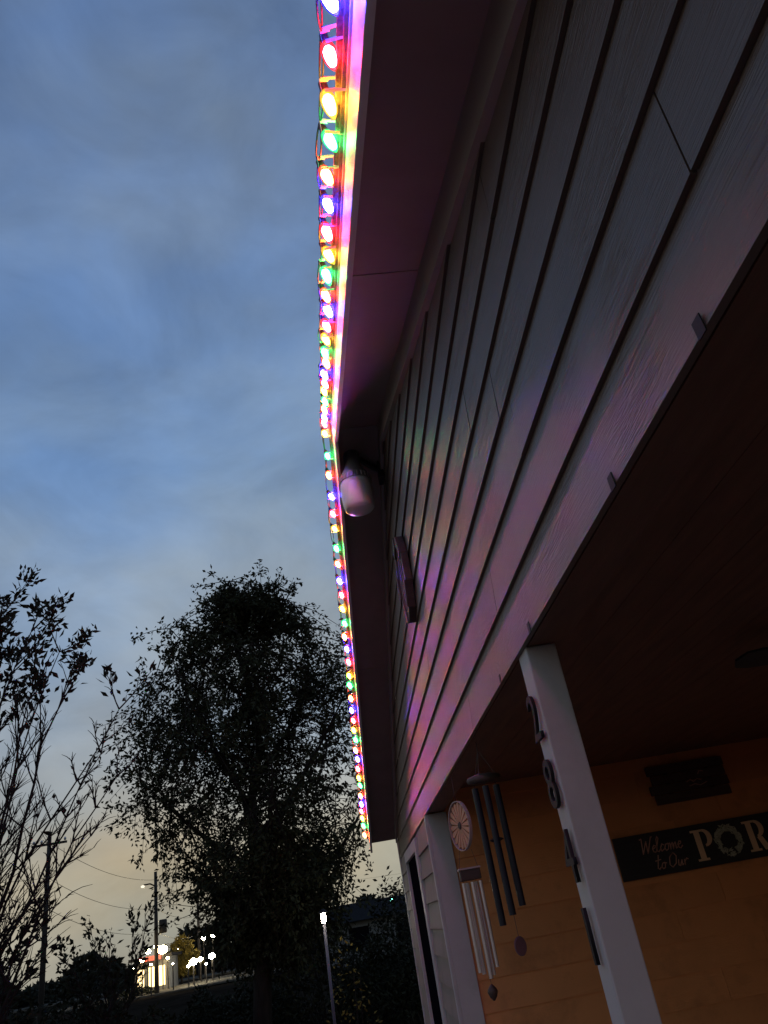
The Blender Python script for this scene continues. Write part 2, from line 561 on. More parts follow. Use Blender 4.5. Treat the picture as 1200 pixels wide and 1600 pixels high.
# courses of the gable; joints as seen in the photograph where they are visible
JOINTS = {0: [-0.4, 5.35, 10.9], 1: [1.1, 3.86, 9.2, 13.2], 2: [0.3, 2.75, 8.0, 12.4], 3: [2.9, 7.0, 11.6], 4: [3.45, 9.6],
          5: [2.25, 6.2, 10.4], 6: [5.1, 9.0], 7: [7.6], 8: [6.0], 9: [7.4], 10: []}
k = 0
while True:
    zb = Z0 if k == 0 else Z1 + (k - 1) * D
    zt = (Z1 if k == 0 else zb + D) + 0.04
    if zb > PK - .12:
        break
    zt = min(zt, PK - .02)
    lb, rb = rake_lim(zb)
    lt, rt = rake_lim(zt)
    lb, rb = max(lb, YN), min(rb, YE)
    lt, rt = max(lt, YN), min(rt, YE)
    cuts = [None] + [c for c in JOINTS.get(k, []) if lb + .3 < c < rb - .3] + [None]
    for i in range(len(cuts) - 1):
        b0 = lb if cuts[i] is None else cuts[i] + .0035
        t0 = lt if cuts[i] is None else cuts[i] + .0035
        b1 = rb if cuts[i + 1] is None else cuts[i + 1] - .0035
        t1 = rt if cuts[i + 1] is None else cuts[i + 1] - .0035
        t0, t1 = max(t0, lt), min(t1, rt)
        if t1 <= t0:
            t0 = t1 = (t0 + t1) / 2
        dz = random.uniform(-.0015, .0015)
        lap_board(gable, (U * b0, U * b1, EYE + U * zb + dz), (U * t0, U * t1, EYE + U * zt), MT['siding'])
    k += 1

# frieze boards under the soffit
def rake_piece(name, ya, yb, fn, zlo, zhi, x0, x1, material, parent, pad=0.0):
    lo = [(x0, U * ya, EYE + U * (fn(ya) + zlo)), (x0, U * yb, EYE + U * (fn(yb) + zlo)),
          (x0, U * yb, EYE + U * (fn(yb) + zhi)), (x0, U * ya, EYE + U * (fn(ya) + zhi))]
    hi = [(x1, p[1], p[2]) for p in lo]
    return MB().hexa(lo, hi).build(name, material, parent)


rake_piece('frieze_board', YN, YP - .003, zs, -.245, 0.01, U - .034, U + .004, MT['frieze'], house)
rake_piece('frieze_board', YP + .003, YE, zs, -.13, 0.01, U - .030, U + .004, MT['frieze'], house)
# soffit panels
sof = rake_piece('soffit', YN - .1, YP, zs, .035, .055, U * XF + .04, U * 1.0, MT['soffit'], house)
def soffit_row(edges):
    for a, b in zip(edges, edges[1:]):
        p = rake_piece('soffit_panel', a + .005, b - .005, zs, 0.0, .03, U * (XF + .04), U * .999, MT['soffit'], sof)
soffit_row([YN - .1, 0.2, 3.55, YP])
soffit_row([YP, 11.3, 15.2, YE + .12])
# fascia
rake_piece('fascia', YN - .1, YP - .002, fz, -.025, .25, U * XF, U * XF + .021, MT['fascia'], house)
rake_piece('fascia', YP + .002, YE + .12, fz, -.025, .25, U * XF, U * XF + .021, MT['fascia'], house)
# roof deck with shingles standing proud of the rake
roof = MB()
XR = 12.0
for ya, yb in ((YN - .6, YP), (YP, YE + .16)):
    roof.hexa([G(XF - .03, ya, fz(ya) + .252), G(XF - .03, yb, fz(yb) + .252), G(XR, yb, fz(yb) + .252), G(XR, ya, fz(ya) + .252)],
              [G(XF - .03, ya, fz(ya) + .285), G(XF - .03, yb, fz(yb) + .285), G(XR, yb, fz(yb) + .285), G(XR, ya, fz(ya) + .285)])
roof = roof.build('roof', MT['shingle'], house)
rake_piece('drip_edge', YN - .6, YP, fz, .235, .25, U * (XF - .012), U * XF - .0005, MT['clip'], roof)
rake_piece('drip_edge', YP, YE + .16, fz, .235, .25, U * (XF - .012), U * XF - .0005, MT['clip'], roof)
def shingles(ya, yb, sl):
    n = int(abs(yb - ya) / .25)
    for i in range(n):
        a = ya + (yb - ya) * i / n
        b = ya + (yb - ya) * (i + 1.15) / n
        if (yb > ya and b > yb) or (yb < ya and b < yb):
            b = yb
        xe = .370 + random.uniform(-.006, .006)
        pts = []
        for yy, lift in ((a, .032), (b, .010)):
            pts.append((yy, fz(yy) + .288 + lift - .012))
        (y1, z1), (y2, z2) = pts
        MB().hexa([G(xe, y1, z1 - .02), G(xe, y2, z2 - .02), G(xe + .5, y2, z2 - .02), G(xe + .5, y1, z1 - .02)],
                  [G(xe, y1, z1), G(xe, y2, z2), G(xe + .5, y2, z2), G(xe + .5, y1, z1)]).build('shingle', MT['shingle'], roof)
shingles(YN - .6, YP, 1)
shingles(YE + .16, YP, -1)

# small dark tabs for the notches along the bottom of the lowest board
for y in (1.30, 2.00, 3.32, 4.15):
    w = random.uniform(.008, .013)
    MB().box(U - .0185, U - .0165, U * y - w, U * y + w, EYE + U * Z0 - .006, EYE + U * Z0 + .024).add([], []).build(
        'dark_tab', MT['black'], house)

# porch: header, ceiling, end wall, back wall, floor
hd = MB().box(U * 1.012, U * 1.0 + .12, U * YN, U * YW, EYE + U * Z0 + .004, EYE + U * Z0 + .008)
hd.build('header_underside', MT['ceiling'], house)
XB = 6.9
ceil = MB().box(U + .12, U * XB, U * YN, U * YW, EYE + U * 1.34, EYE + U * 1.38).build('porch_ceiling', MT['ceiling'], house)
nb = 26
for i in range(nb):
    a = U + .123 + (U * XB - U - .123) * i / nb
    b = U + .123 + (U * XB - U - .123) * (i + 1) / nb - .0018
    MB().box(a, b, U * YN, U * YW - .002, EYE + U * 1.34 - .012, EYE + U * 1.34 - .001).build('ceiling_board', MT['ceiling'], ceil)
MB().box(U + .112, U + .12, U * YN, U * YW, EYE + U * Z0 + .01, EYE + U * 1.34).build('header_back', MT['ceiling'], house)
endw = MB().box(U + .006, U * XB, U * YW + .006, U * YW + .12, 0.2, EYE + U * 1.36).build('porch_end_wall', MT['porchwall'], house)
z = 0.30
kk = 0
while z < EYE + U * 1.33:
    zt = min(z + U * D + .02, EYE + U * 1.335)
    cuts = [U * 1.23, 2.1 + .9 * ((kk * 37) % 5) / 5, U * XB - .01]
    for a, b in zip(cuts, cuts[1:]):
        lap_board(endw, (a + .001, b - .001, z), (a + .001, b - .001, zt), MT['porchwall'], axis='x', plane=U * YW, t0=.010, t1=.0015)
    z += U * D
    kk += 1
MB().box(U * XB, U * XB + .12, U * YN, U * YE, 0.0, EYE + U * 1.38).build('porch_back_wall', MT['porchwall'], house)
MB().box(U + .01, U * XB, U * YN, U * YW, 0.0, 0.28).build('porch_floor', MT['deck'], house)
# corner board of the porch end wall
MB().box(U - .004, U * 1.23, U * YW - .022, U * YW + .004, 0.02, EYE + U * Z0 - .002).build('corner_board', MT['trim'], house, bevel=.003)
MB().box(U - .026, U - .004, U * YW - .022, U * YW + .03, 0.02, EYE + U * Z0 - .004).build('corner_board', MT['trim'], house, bevel=.003)
# far room wall, flush with the gable, lapped down to the ground
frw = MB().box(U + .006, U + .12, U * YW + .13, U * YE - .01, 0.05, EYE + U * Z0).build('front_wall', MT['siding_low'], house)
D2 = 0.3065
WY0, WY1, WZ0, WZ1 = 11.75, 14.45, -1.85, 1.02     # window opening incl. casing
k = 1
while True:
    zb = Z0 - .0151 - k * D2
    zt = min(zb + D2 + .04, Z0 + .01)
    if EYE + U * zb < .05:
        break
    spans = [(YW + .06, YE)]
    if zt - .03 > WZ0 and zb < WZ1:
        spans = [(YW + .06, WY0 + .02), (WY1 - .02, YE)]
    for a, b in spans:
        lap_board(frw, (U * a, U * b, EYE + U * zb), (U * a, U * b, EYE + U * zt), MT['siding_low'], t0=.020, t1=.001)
    k += 1
MB().box(U - .021, U + .02, U * YE - .09, U * YE + .004, 0.02, EYE + U * zs(YE) - .01).build('corner_board', MT['trim'], house, bevel=.003)
MB().box(U + .02, U * XR, U * YE - .004, U * YE + .004, 0.02, EYE + U * (zs(YE) + .1)).build('side_wall', MT['siding'], house)
win = MB().box(U - .003, U + .004, U * (WY0 + .31), U * (WY1 - .1), EYE + U * (WZ0 + .1), EYE + U * (WZ1 - .12))
win = win.build('window', MT['glass'], house)
for (a, b, c, d) in ((WY0, WY0 + .30, WZ0, WZ1), (WY1 - .08, WY1, WZ0, WZ1), (WY0 + .30, WY1 - .08, WZ1 - .16, WZ1), (WY0 + .30, WY1 - .08, WZ0, WZ0 + .14)):
    MB().box(U - .030, U + .004, U * a, U * b, EYE + U * c, EYE + U * d).build('window_casing', MT['trim'], win, bevel=.002)
# porch posts
def post(y0, y1):
    p = MB().box(U - .002, U + .087, U * y0, U * y1, 0.28, EYE + U * Z0 + .003)
    o = p.build('porch_post', MT['trim'], house, bevel=.004)
    return o
post(3.57, 3.745)
post(-1.75, -1.57)

# ------------------------------------------------------------------ string lights on the rake
lights = empty('string_lights', G(.34, YP, fz(YP)), 'string of glowing multicoloured bulbs clipped along the roof rake', 'string lights')
BS = []
prof = [(0.0110, 0.0), (0.0158, -0.007), (0.0195, -0.019), (0.0200, -0.031), (0.0180, -0.045), (0.0135, -0.058), (0.0075, -0.069), (0.0018, -0.075)]
cprof = [(0.0010, -0.008), (0.0090, -0.013), (0.0150, -0.022), (0.0155, -0.032), (0.0136, -0.047), (0.0090, -0.060), (0.001, -0.064)]
sprof = [(0.0095, 0.024), (0.0115, 0.020), (0.0120, 0.004), (0.0122, -0.004)]
def me_of(prof, n, m, nm):
    b = MB().lathe(prof, n)
    me = bpy.data.meshes.new(nm)
    me.from_pydata(b.v, [], b.f)
    me.polygons.foreach_set('use_smooth', [True] * len(me.polygons))
    me.materials.append(m)
    return me
shell_me = [me_of(prof, 14, m, 'bulb') for m in SHELL]
core_me = [me_of(cprof, 12, m, 'lamp_core') for m in CORE]
sock_me = me_of(sprof, 8, MT['wire'], 'socket')
cb = MB().box(-.004, .052, -.0035, .0035, -.046, -.042).box(-.012, .010, -.006, .006, .002, .007).box(.004, .040, -.0035, .0035, .0075, .011).box(-.013, -.0125, -.0035, .0035, -.046, .004)
clip_me = bpy.data.meshes.new('clip')
clip_me.from_pydata(cb.v, [], cb.f)
clip_me.materials.append(MT['clip'])
wire_pts = []
def child(name, me, parent, mw):
    o = bpy.data.objects.new(name, me)
    COL.objects.link(o)
    o.parent = parent
    o.matrix_parent_inverse = parent.matrix_world.inverted()
    o.matrix_world = mw
    return o
HS_N, HS_F = .2845 / math.hypot(1, SN), .303 / math.hypot(1, SF)
seq = []
ylast = YP - .02
for i in range(40):
    y = ylast - i * HS_N
    if y < -.7:
        break
    seq.append((y, (0 - i) % 5))
seq.reverse()
for i in range(33):
    y = YP + .17 + i * HS_F
    if y > YE + .1:
        break
    seq.append((y, (1 + i) % 5))
for i, (y, h) in enumerate(seq):
    y += random.uniform(-.02, .02)
    px = .343 + random.uniform(-.010, .010)
    top = G(px - .025, y, fz(y) + .318 + random.uniform(-.02, .02))
    ax = Vector((-(.30 + random.uniform(-.16, .16)), (-.46 if y < YP else .16) + random.uniform(-.16, .16), 1.0)).normalized()   # up axis of the bulb
    rot = Vector((0, 0, 1)).rotation_difference(ax).to_matrix().to_4x4()
    mw = Matrix.Translation(top) @ rot @ Matrix.Scale(random.uniform(.96, 1.10), 4)
    b = child('bulb', shell_me[h], lights, mw)
    c = child('lamp_core', core_me[h], b, mw)
    s_ = child('socket', sock_me, b, mw)
    child('clip', clip_me, lights, Matrix.Translation(top + Vector((0, -.026 if y < YP else .020, .004))) @ Matrix.Rotation(random.uniform(-.2, .2), 4, 'Z'))
    wire_pts.append(top + ax * .024)
cord = MB()
for off in (Vector((0, 0, 0)), Vector((-.004, 0, .005))):
    pts = []
    for i in range(len(wire_pts) - 1):
        a, b = wire_pts[i], wire_pts[i + 1]
        sg = random.uniform(.008, .03)
        sx = random.uniform(-.012, .008)
        for q in range(5):
            u = q / 5
            s4 = 4 * u * (1 - u)
            pts.append(a.lerp(b, u) + Vector((sx * s4, 0, -sg * s4)) + off)
    pts.append(wire_pts[-1] + off)
    cord.tube(pts, .0028, 5)
cord.build('cord', MT['wire'], lights, smooth=True)

# ------------------------------------------------------------------ yard light under the ridge
L = empty('security_light', G(.98, 7.7, 4.80), 'unlit bell shaped dusk to dawn light hanging under the gable peak', 'lamp')
lx, ly = .61, 7.5
base = G(lx, ly, 0)
def at_z(z): return Matrix.Translation((base.x, base.y, EYE + U * z))
MB().lathe([(.028, .40), (.052, .385), (.056, .30), (.060, .27), (.092, .21), (.100, .19)], 24, at_z(4.28)).build('housing', MT['galv'], L, smooth=True)
col = MB().lathe([(.100, .19), (.106, .186), (.108, .150), (.103, .146)], 24, at_z(4.28))
col.build('collar', MT['galv'], L)
for i in range(24):
    a = 2 * math.pi * (i + .5) / 24
    c_ = Vector((math.cos(a), math.sin(a), 0))
    tgt = Vector((base.x, base.y, EYE + U * 4.28)) + c_ * .1085
    MB().tube([tgt + Vector((0, 0, .152)), tgt + Vector((0, 0, .184))], .0045, 5).build('collar_rib', MT['pale'], L)
MB().lathe([(.1035, .150), (.108, .11), (.108, .04), (.104, -.01), (.098, -.044), (.086, -.058), (.050, -.066), (.012, -.069)], 32, at_z(4.28)).build('refractor', MT['refractor'], L, smooth=True)
MB().lathe([(.020, .12), (.046, .05), (.062, .0), (.066, -.03), (.050, -.046)], 16, at_z(4.28)).build('lamp_bulb', MT['bluelens'], L, smooth=True)
arm = MB().tube([G(.985, 7.72, 4.80), G(.86, 7.66, 4.84), G(.74, 7.58, 4.90), Vector((base.x, base.y, EYE + U * 4.28 + .365))], .019, 8)
arm.build('arm', MT['blackmatt'], L, smooth=True)
MB().box(U - .045, U - .012, U * 7.72 - .06, U * 7.72 + .06, EYE + U * 4.80 - .075, EYE + U * 4.80 + .075).build('mounting_plate', MT['blackmatt'], L, bevel=.004)

# ------------------------------------------------------------------ hollow wooden wall ornament
H = empty('wall_ornament', G(.97, 7.25, 3.14), 'hollow oval ornament of dark wooden pieces hanging on the gable siding', 'wall decoration')
hc = (U * 7.25, EYE + U * 3.14)
ro, ri = .285, .215
for i in range(10):
    a0, a1 = rad(36 * i + 18), rad(36 * i + 54)
    sx = .72
    pts = [(hc[0] + sx * r * math.cos(a), hc[1] + r * math.sin(a)) for r, a in ((ro, a0), (ro, a1), (ri, a1), (ri, a0))]
    dd = .042 + (.008 if i % 2 else 0)
    MB().hexa([(U - .014, p[0], p[1]) for p in pts], [(U - .014 - dd, p[0], p[1]) for p in pts]).build('frame_board', MT['woodframe'], H, bevel=.003)
for i in range(4):
    yy = hc[0] - .13 + i * .075
    MB().box(U - .05, U - .015, yy, yy + .035, hc[1] - .20, hc[1] + .20).build('inner_slat', MT['wooddark'], H)

# ------------------------------------------------------------------ house numbers down the post
def text_mesh(ch, size, ext):
    cu = bpy.data.curves.new('t', 'FONT')
    cu.body = ch
    cu.size = size
    cu.extrude = ext
    cu.bevel_depth = 0.0008
    cu.align_x = 'CENTER'
    cu.resolution_u = 4
    ob = bpy.data.objects.new('t', cu)
    COL.objects.link(ob)
    dg = bpy.context.evaluated_depsgraph_get()
    me = bpy.data.meshes.new_from_object(ob.evaluated_get(dg))
    bpy.data.objects.remove(ob)
    return me
for ch, zc, lab in (('2', .76, 'black metal house number 2, topmost on the porch post'),
                    ('8', .45, 'black metal house number 8, second down the porch post'),
                    ('4', .135, 'black metal house number 4, third down the porch post'),
                    ('1', -.18, 'black metal house number 1, lowest on the porch post')):
    me = text_mesh(ch, .178, .004)
    me.materials.clear()
    me.materials.append(MT['black'])
    o = bpy.data.objects.new('house_number', me)
    COL.objects.link(o)
    # local x -> -Y (reads left to right from outside), local y -> +Z, local z -> -X
    R = Matrix(((0, 0, -1), (-1, 0, 0), (0, 1, 0))).to_4x4()
    o.matrix_world = Matrix.Translation((U - .0135, U * 3.655, EYE + U * (zc - .11))) @ R
    tag(o, lab, 'house number', 'house numbers on the porch post')

# ------------------------------------------------------------------ wind chimes hung from the header
c1 = empty('wind_chime', G(1.06, 5.8, Z0), 'large wind chime with long black tubes hanging below the porch header', 'wind chime')
tx, ty = U * 1.055, U * 5.8
topz = EYE + U * .82
MB().lathe([(.03, .022), (.068, .012), (.074, .0), (.070, -.012), (.03, -.016)], 18, Matrix.Translation((tx, ty, topz)) @ Matrix.Rotation(rad(5), 4, 'X')).build('top_disc', MT['wooddark'], c1, smooth=True)
cd = MB()
for a in (0, 2.1, 4.2):
    cd.tube([(tx + .06 * math.cos(a), ty + .06 * math.sin(a), topz), (tx, ty, EYE + U * Z0 - .03)], .0014, 4)
cd.tube([(tx, ty, EYE + U * Z0 - .03), (tx, ty, EYE + U * Z0 + .006)], .002, 5)
cd.tube([(tx, ty, topz), (tx + .004, ty, EYE - U * .22)], .0013, 4)
lens = [.51, .48, .455, .42, .385, .365]
for i in range(6):
    a = rad(200 + i * 60)
    bx, by = tx + .052 * math.cos(a), ty + .052 * math.sin(a)
    zt = topz - .035
    cd.tube([(bx, by, topz), (bx, by, zt)], .0012, 4)
    MB().tube([(bx, by, zt), (bx, by, zt - lens[i])], .0135, 12).build('tube', MT['chimeblack'], c1, smooth=False)
cd.build('suspension_cord', MT['cord'], c1)
MB().lathe([(.02, .006), (.030, 0), (.02, -.006)], 14, Matrix.Translation((tx, ty, topz - .24))).build('striker', MT['wooddark'], c1)
MB().lathe([(.030, .003), (.034, 0), (.030, -.003)], 20, Matrix.Translation((tx + .004, ty, EYE - U * .22 - .03)) @ Matrix.Rotation(rad(90), 4, 'X') @ Matrix.Rotation(rad(35), 4, 'Y')).build('sail', MT['sail'], c1)

c2 = empty('wind_chime', G(.98, 7.0, Z0), 'small wind chime with silver tubes under an orange sunburst disc', 'wind chime')
tx, ty = U * .985, U * 7.0
dz = EYE + U * .64
Rz = Matrix.Translation((tx, ty, dz)) @ Matrix.Rotation(rad(-72), 4, 'Z') @ Matrix.Rotation(rad(90), 4, 'X')
ring = MB()
for i in range(28):
    a0, a1 = 2 * math.pi * i / 28, 2 * math.pi * (i + 1) / 28
    ring.hexa([Rz @ Vector((r * math.cos(a), r * math.sin(a), -.006)) for r, a in ((.116, a0), (.116, a1), (.112, a1), (.112, a0))],
              [Rz @ Vector((r * math.cos(a), r * math.sin(a), .010)) for r, a in ((.116, a0), (.116, a1), (.112, a1), (.112, a0))])
ring.build('rim', MT['pale'], c2)
for i in range(18):
    a = 2 * math.pi * i / 18
    w0, w1 = .05, .13
    pts = [Vector((.018 * math.cos(a - w1), .018 * math.sin(a - w1), 0)), Vector((.100 * math.cos(a - w1), .100 * math.sin(a - w1), 0)),
           Vector((.112 * math.cos(a), .112 * math.sin(a), 0)), Vector((.100 * math.cos(a + w1), .100 * math.sin(a + w1), 0)),
           Vector((.018 * math.cos(a + w1), .018 * math.sin(a + w1), 0))]
    MB().hexa([Rz @ (p + Vector((0, 0, -.003))) for p in pts], [Rz @ (p + Vector((0, 0, .003))) for p in pts]).build('petal', MT['orange'], c2)
MB().lathe([(.014, -.005), (.02, .0), (.014, .008)], 12, Rz).build('hub', MT['wooddark'], c2)
cd = MB()
cd.tube([(tx, ty, dz + .118), (tx, ty, EYE + U * Z0 + .006)], .0013, 4)
wz = EYE + U * .245
for s in (-1, 1):
    cd.tube([(tx + .03 * s, ty, dz - .112), (tx + .046 * s, ty, wz + .03)], .0014, 4)
MB().box(tx - .050, tx + .050, ty - .03, ty + .03, wz - .022, wz + .026).build('wood_block', MT['wooddark'], c2, bevel=.004)
MB().box(tx - .053, tx + .053, ty - .034, ty + .034, wz + .026, wz + .034).build('block_cap', MT['pale'], c2)
for i, (ox, oy, ln) in enumerate(((-.040, -.014, .37), (-.020, .012, .38), (.004, -.012, .40), (.024, .012, .39), (.042, -.012, .36))):
    zt = wz - .03
    cd.tube([(tx + ox, ty + oy, wz - .022), (tx + ox, ty + oy, zt)], .0012, 4)
    MB().tube([(tx + ox, ty + oy, zt), (tx + ox, ty + oy, zt - ln)], .0095, 10).build('tube', MT['silver'], c2)
cd.tube([(tx, ty, wz - .02), (tx, ty, EYE - U * .60)], .0012, 4)
cd.build('suspension_cord', MT['cord'], c2)
MB().lathe([(.004, .03), (.02, .012), (.024, 0), (.016, -.02), (.004, -.034)], 12, Matrix.Translation((tx, ty, EYE - U * .60))).build('sail', MT['wooddark'], c2, smooth=True)

# ------------------------------------------------------------------ signs on the porch end wall
yw = U * YW - .0125
sg = MB()
X0s, X1s = 3.165 * U, 5.95 * U
Zb, Zt = EYE - U * .020, EYE + U * .455
sign = MB().box(X0s, X1s, yw - .020, yw, Zb, Zt).build('porch_sign', MT['signblack'], bevel=.002)
tag(sign, 'long black welcome sign with tan PORCH lettering on the porch wall', 'sign')
ysf = yw - .0205


def flat_poly(b, pts, th=.003):
    b.hexa([(px, ysf, pz) for px, pz in pts], [(px, ysf - th, pz) for px, pz in pts])


def stroke(b, pts, w, th=.002):
    for (ax_, az), (bx_, bz) in zip(pts, pts[1:]):
        d = Vector((bx_ - ax_, bz - az))
        if d.length < 1e-6:
            continue
        n = Vector((-d.y, d.x)).normalized() * w / 2
        e = d.normalized() * w * .3
        flat_poly(b, [(ax_ + n.x - e.x, az + n.y - e.y), (ax_ - n.x - e.x, az - n.y - e.y), (bx_ - n.x + e.x, bz - n.y + e.y), (bx_ + n.x + e.x, bz + n.y + e.y)], th)


lh = .195            # capital height
lz = EYE + U * .050
def arc(cx, cz, rx, rz, a0, a1, n=14):
    return [(cx + rx * math.cos(rad(a0 + (a1 - a0) * i / n)), cz + rz * math.sin(rad(a0 + (a1 - a0) * i / n))) for i in range(n + 1)]
def band(b, outer, inner):
    for i in range(len(outer) - 1):
        flat_poly(b, [outer[i], outer[i + 1], inner[i + 1], inner[i]])
def letter_P(lx, leg=False):
    b = MB()
    flat_poly(b, [(lx + .022, lz), (lx + .062, lz), (lx + .062, lz + lh), (lx + .022, lz + lh)])
    for zz in (lz, lz + lh - .014):
        flat_poly(b, [(lx, zz), (lx + .0215, zz), (lx + .0215, zz + .014), (lx, zz + .014)])
        flat_poly(b, [(lx + .0625, zz), (lx + .082, zz), (lx + .082, zz + .014), (lx + .0625, zz + .014)])
    o_ = arc(lx + .085, lz + lh * .715, .058, lh * .285, 90, -90)
    i_ = arc(lx + .085, lz + lh * .715, .022, lh * .285 - .016, 90, -90)
    band(b, o_, i_)
    if leg:
        flat_poly(b, [(lx + .078, lz + lh * .44), (lx + .115, lz + lh * .44), (lx + .152, lz), (lx + .108, lz)])
    return b
sc_ = 1.0
letter_P(4.13 * U).build('letter', MT['lettertan'], sign)
# the O is a painted wreath
wr = MB()
wx, wzc = 4.575 * U, EYE + U * .225
random.seed(5)
for i in range(150):
    a = random.uniform(0, 2 * math.pi)
    r = random.uniform(.060, .096)
    px, pz = wx + r * math.cos(a), wzc + r * math.sin(a)
    l_, w_ = random.uniform(.012, .026), random.uniform(.004, .009)
    t_ = a + math.pi / 2 + random.uniform(-.9, .9)
    c_, s_ = math.cos(t_), math.sin(t_)
    th = random.uniform(.001, .005)
    flat_poly(wr, [(px - c_ * l_, pz - s_ * l_), (px + s_ * w_, pz - c_ * w_), (px + c_ * l_, pz + s_ * l_), (px - s_ * w_, pz + c_ * w_)], th)
wr.build('wreath', MT['wreath'], sign)
bow = MB()
for s in (-1, 1):
    flat_poly(bow, [(wx, wzc - .03), (wx + s * .055, wzc - .004), (wx + s * .062, wzc - .045)], .004)
    flat_poly(bow, [(wx + s * .004, wzc - .040), (wx + s * .012, wzc - .036), (wx + s * .040, wzc - .085), (wx + s * .022, wzc - .088)], .004)
bow.build('bow', MT['signblack'], sign)
letter_P(4.80 * U, True).build('letter', MT['lettertan'], sign)
cL = MB()
cx_ = 5.13 * U + .085
band(cL, arc(cx_, lz + lh / 2, .078, lh / 2 + .003, 52, 308, 20), arc(cx_ + .006, lz + lh / 2, .040, lh / 2 - .015, 52, 308, 20))
cL.build('letter', MT['lettertan'], sign)
hL = MB()
for hx in (5.47 * U, 5.47 * U + .095):
    flat_poly(hL, [(hx, lz), (hx + .038, lz), (hx + .038, lz + lh), (hx, lz + lh)])
flat_poly(hL, [(5.47 * U + .0385, lz + lh * .46), (5.47 * U + .0945, lz + lh * .46), (5.47 * U + .0945, lz + lh * .54), (5.47 * U + .0385, lz + lh * .54)])
hL.build('letter', MT['lettertan'], sign)
# script lettering, one stroke chain per word
def word(strokes, ox, oz, s, slant=.22):
    b = MB()
    for st in strokes:
        stroke(b, [(ox + s * (px + slant * pz), oz + s * pz) for px, pz in st], .0062)
    return b
E_ = lambda x: [(x, .22), (x + .22, .30), (x + .25, .42), (x + .12, .46), (x + .02, .28), (x + .08, .06), (x + .22, .0), (x + .36, .14)]
O_ = lambda x: [(x + .26, .42), (x + .08, .40), (x, .18), (x + .10, .0), (x + .26, .06), (x + .30, .28), (x + .24, .44), (x + .42, .36)]
welcome = [[(-.05, .95), (.08, 1.0), (.16, .0), (.42, .8), (.52, .0), (.80, 1.02), (.88, 1.02)], E_(.86),
           [(1.16, .14), (1.36, .85), (1.28, 1.0), (1.20, .80), (1.22, .05), (1.36, .0), (1.44, .12)],
           [(1.74, .38), (1.60, .46), (1.48, .22), (1.56, .0), (1.76, .12)], O_(1.80),
           [(2.20, .44), (2.24, .0), (2.28, .32), (2.40, .44), (2.44, .0), (2.50, .32), (2.62, .44), (2.66, .02), (2.76, .1)], E_(2.78)]
ourw = [[(.18, 1.0), (.08, .1), (.20, .0), (.32, .14)], [(-.08, .62), (.36, .68)], O_(.40),
        [(1.36, .98), (1.10, .72), (1.08, .2), (1.30, .0), (1.60, .22), (1.66, .75), (1.42, 1.0), (1.24, .86)],
        [(1.82, .44), (1.80, .08), (1.94, .0), (2.10, .40), (2.12, .02), (2.22, .1)],
        [(2.30, .40), (2.34, .0), (2.36, .28), (2.50, .46), (2.62, .38)]]
word(welcome, 3.46 * U, EYE + U * .232, .096).build('script_word', MT['script'], sign)
word(ourw, 3.60 * U, EYE + U * .045, .086).build('script_word', MT['script'], sign)

plq = empty('plank_plaque', (4.33 * U, yw, EYE + U * .98), 'small dark plank plaque hanging above the welcome sign', 'plaque')
rows = 4
for i in range(rows):
    z0 = EYE + U * (.735 + i * .1155)
    x0 = U * (3.815 + (.035, .0, .05, .015)[i])
    x1 = U * (4.83 + (.0, .012, .006, .018)[i])
    MB().box(x0, x1, yw - .024 - .003 * (i % 2), yw - .004, z0, z0 + U * .1155 - .004).build('plank', MT['plaque'], plq, bevel=.002)
for xx in (4.05, 4.6):
    MB().box(U * xx, U * xx + .03, yw - .004, yw + .0, EYE + U * .75, EYE + U * 1.18).build('batten', MT['plaque'], plq)
ysf = yw - .0275
wv = word([[(0, .5), (.3, .62), (.5, .45), (.8, .6), (1.1, .48)], [(.9, .9), (1.0, 1.1), (1.3, 1.05)], [(.2, .2), (.6, .28), (1.0, .15), (1.5, .3)]],
          U * 4.28, EYE + U * .86, .10)
wv.build('faint_lettering', MT['script'], plq)

# ------------------------------------------------------------------ ceiling fan, only a blade tip in view
fan = empty('ceiling_fan', G(3.75, 4.75, 1.30), 'dark ceiling fan with one blade tip showing under the porch ceiling', 'ceiling fan')
fc = G(3.75, 4.75, 1.13)
MB().lathe([(.05, .10), (.09, .05), (.10, .0), (.08, -.05), (.03, -.07)], 20, Matrix.Translation(fc)).build('motor', MT['blackmatt'], fan, smooth=True)
for i in range(4):
    a = rad(184 + 90 * i)
    Rm = Matrix.Translation(fc) @ Matrix.Rotation(a, 4, 'Z') @ Matrix.Rotation(rad(11), 4, 'X')
    pr = [(.09, -.02), (.22, -.055), (.54, -.07), (.60, -.055), (.625, 0), (.60, .055), (.54, .07), (.22, .055), (.09, .02)]
    MB().hexa([Rm @ Vector((p, q, -.004)) for p, q in pr], [Rm @ Vector((p, q, .004)) for p, q in pr]).build('blade', MT['blackmatt'], fan)

# ------------------------------------------------------------------ vegetation


def leaf(b, p, d, size, rng):
    d = d.normalized()
    s = d.cross(Vector((rng.uniform(-1, 1), rng.uniform(-1, 1), rng.uniform(-1, 1))))
    if s.length < 1e-3:
        s = d.orthogonal()
    s.normalize()
    n = d.cross(s)
    w = size * rng.uniform(.2, .3)
    L_ = size * rng.uniform(.6, 1.45)
    k0 = len(b.v)
    b.v += [tuple(p), tuple(p + d * L_ * .45 + s * w + n * w * .4), tuple(p + d * L_), tuple(p + d * L_ * .45 - s * w + n * w * .4)]
    b.f += [(k0, k0 + 1, k0 + 2), (k0, k0 + 2, k0 + 3)]


def bez(a, c, b, n):
    return [a * (1 - u) ** 2 + c * 2 * u * (1 - u) + b * u * u for u in [i / n for i in range(n + 1)]]


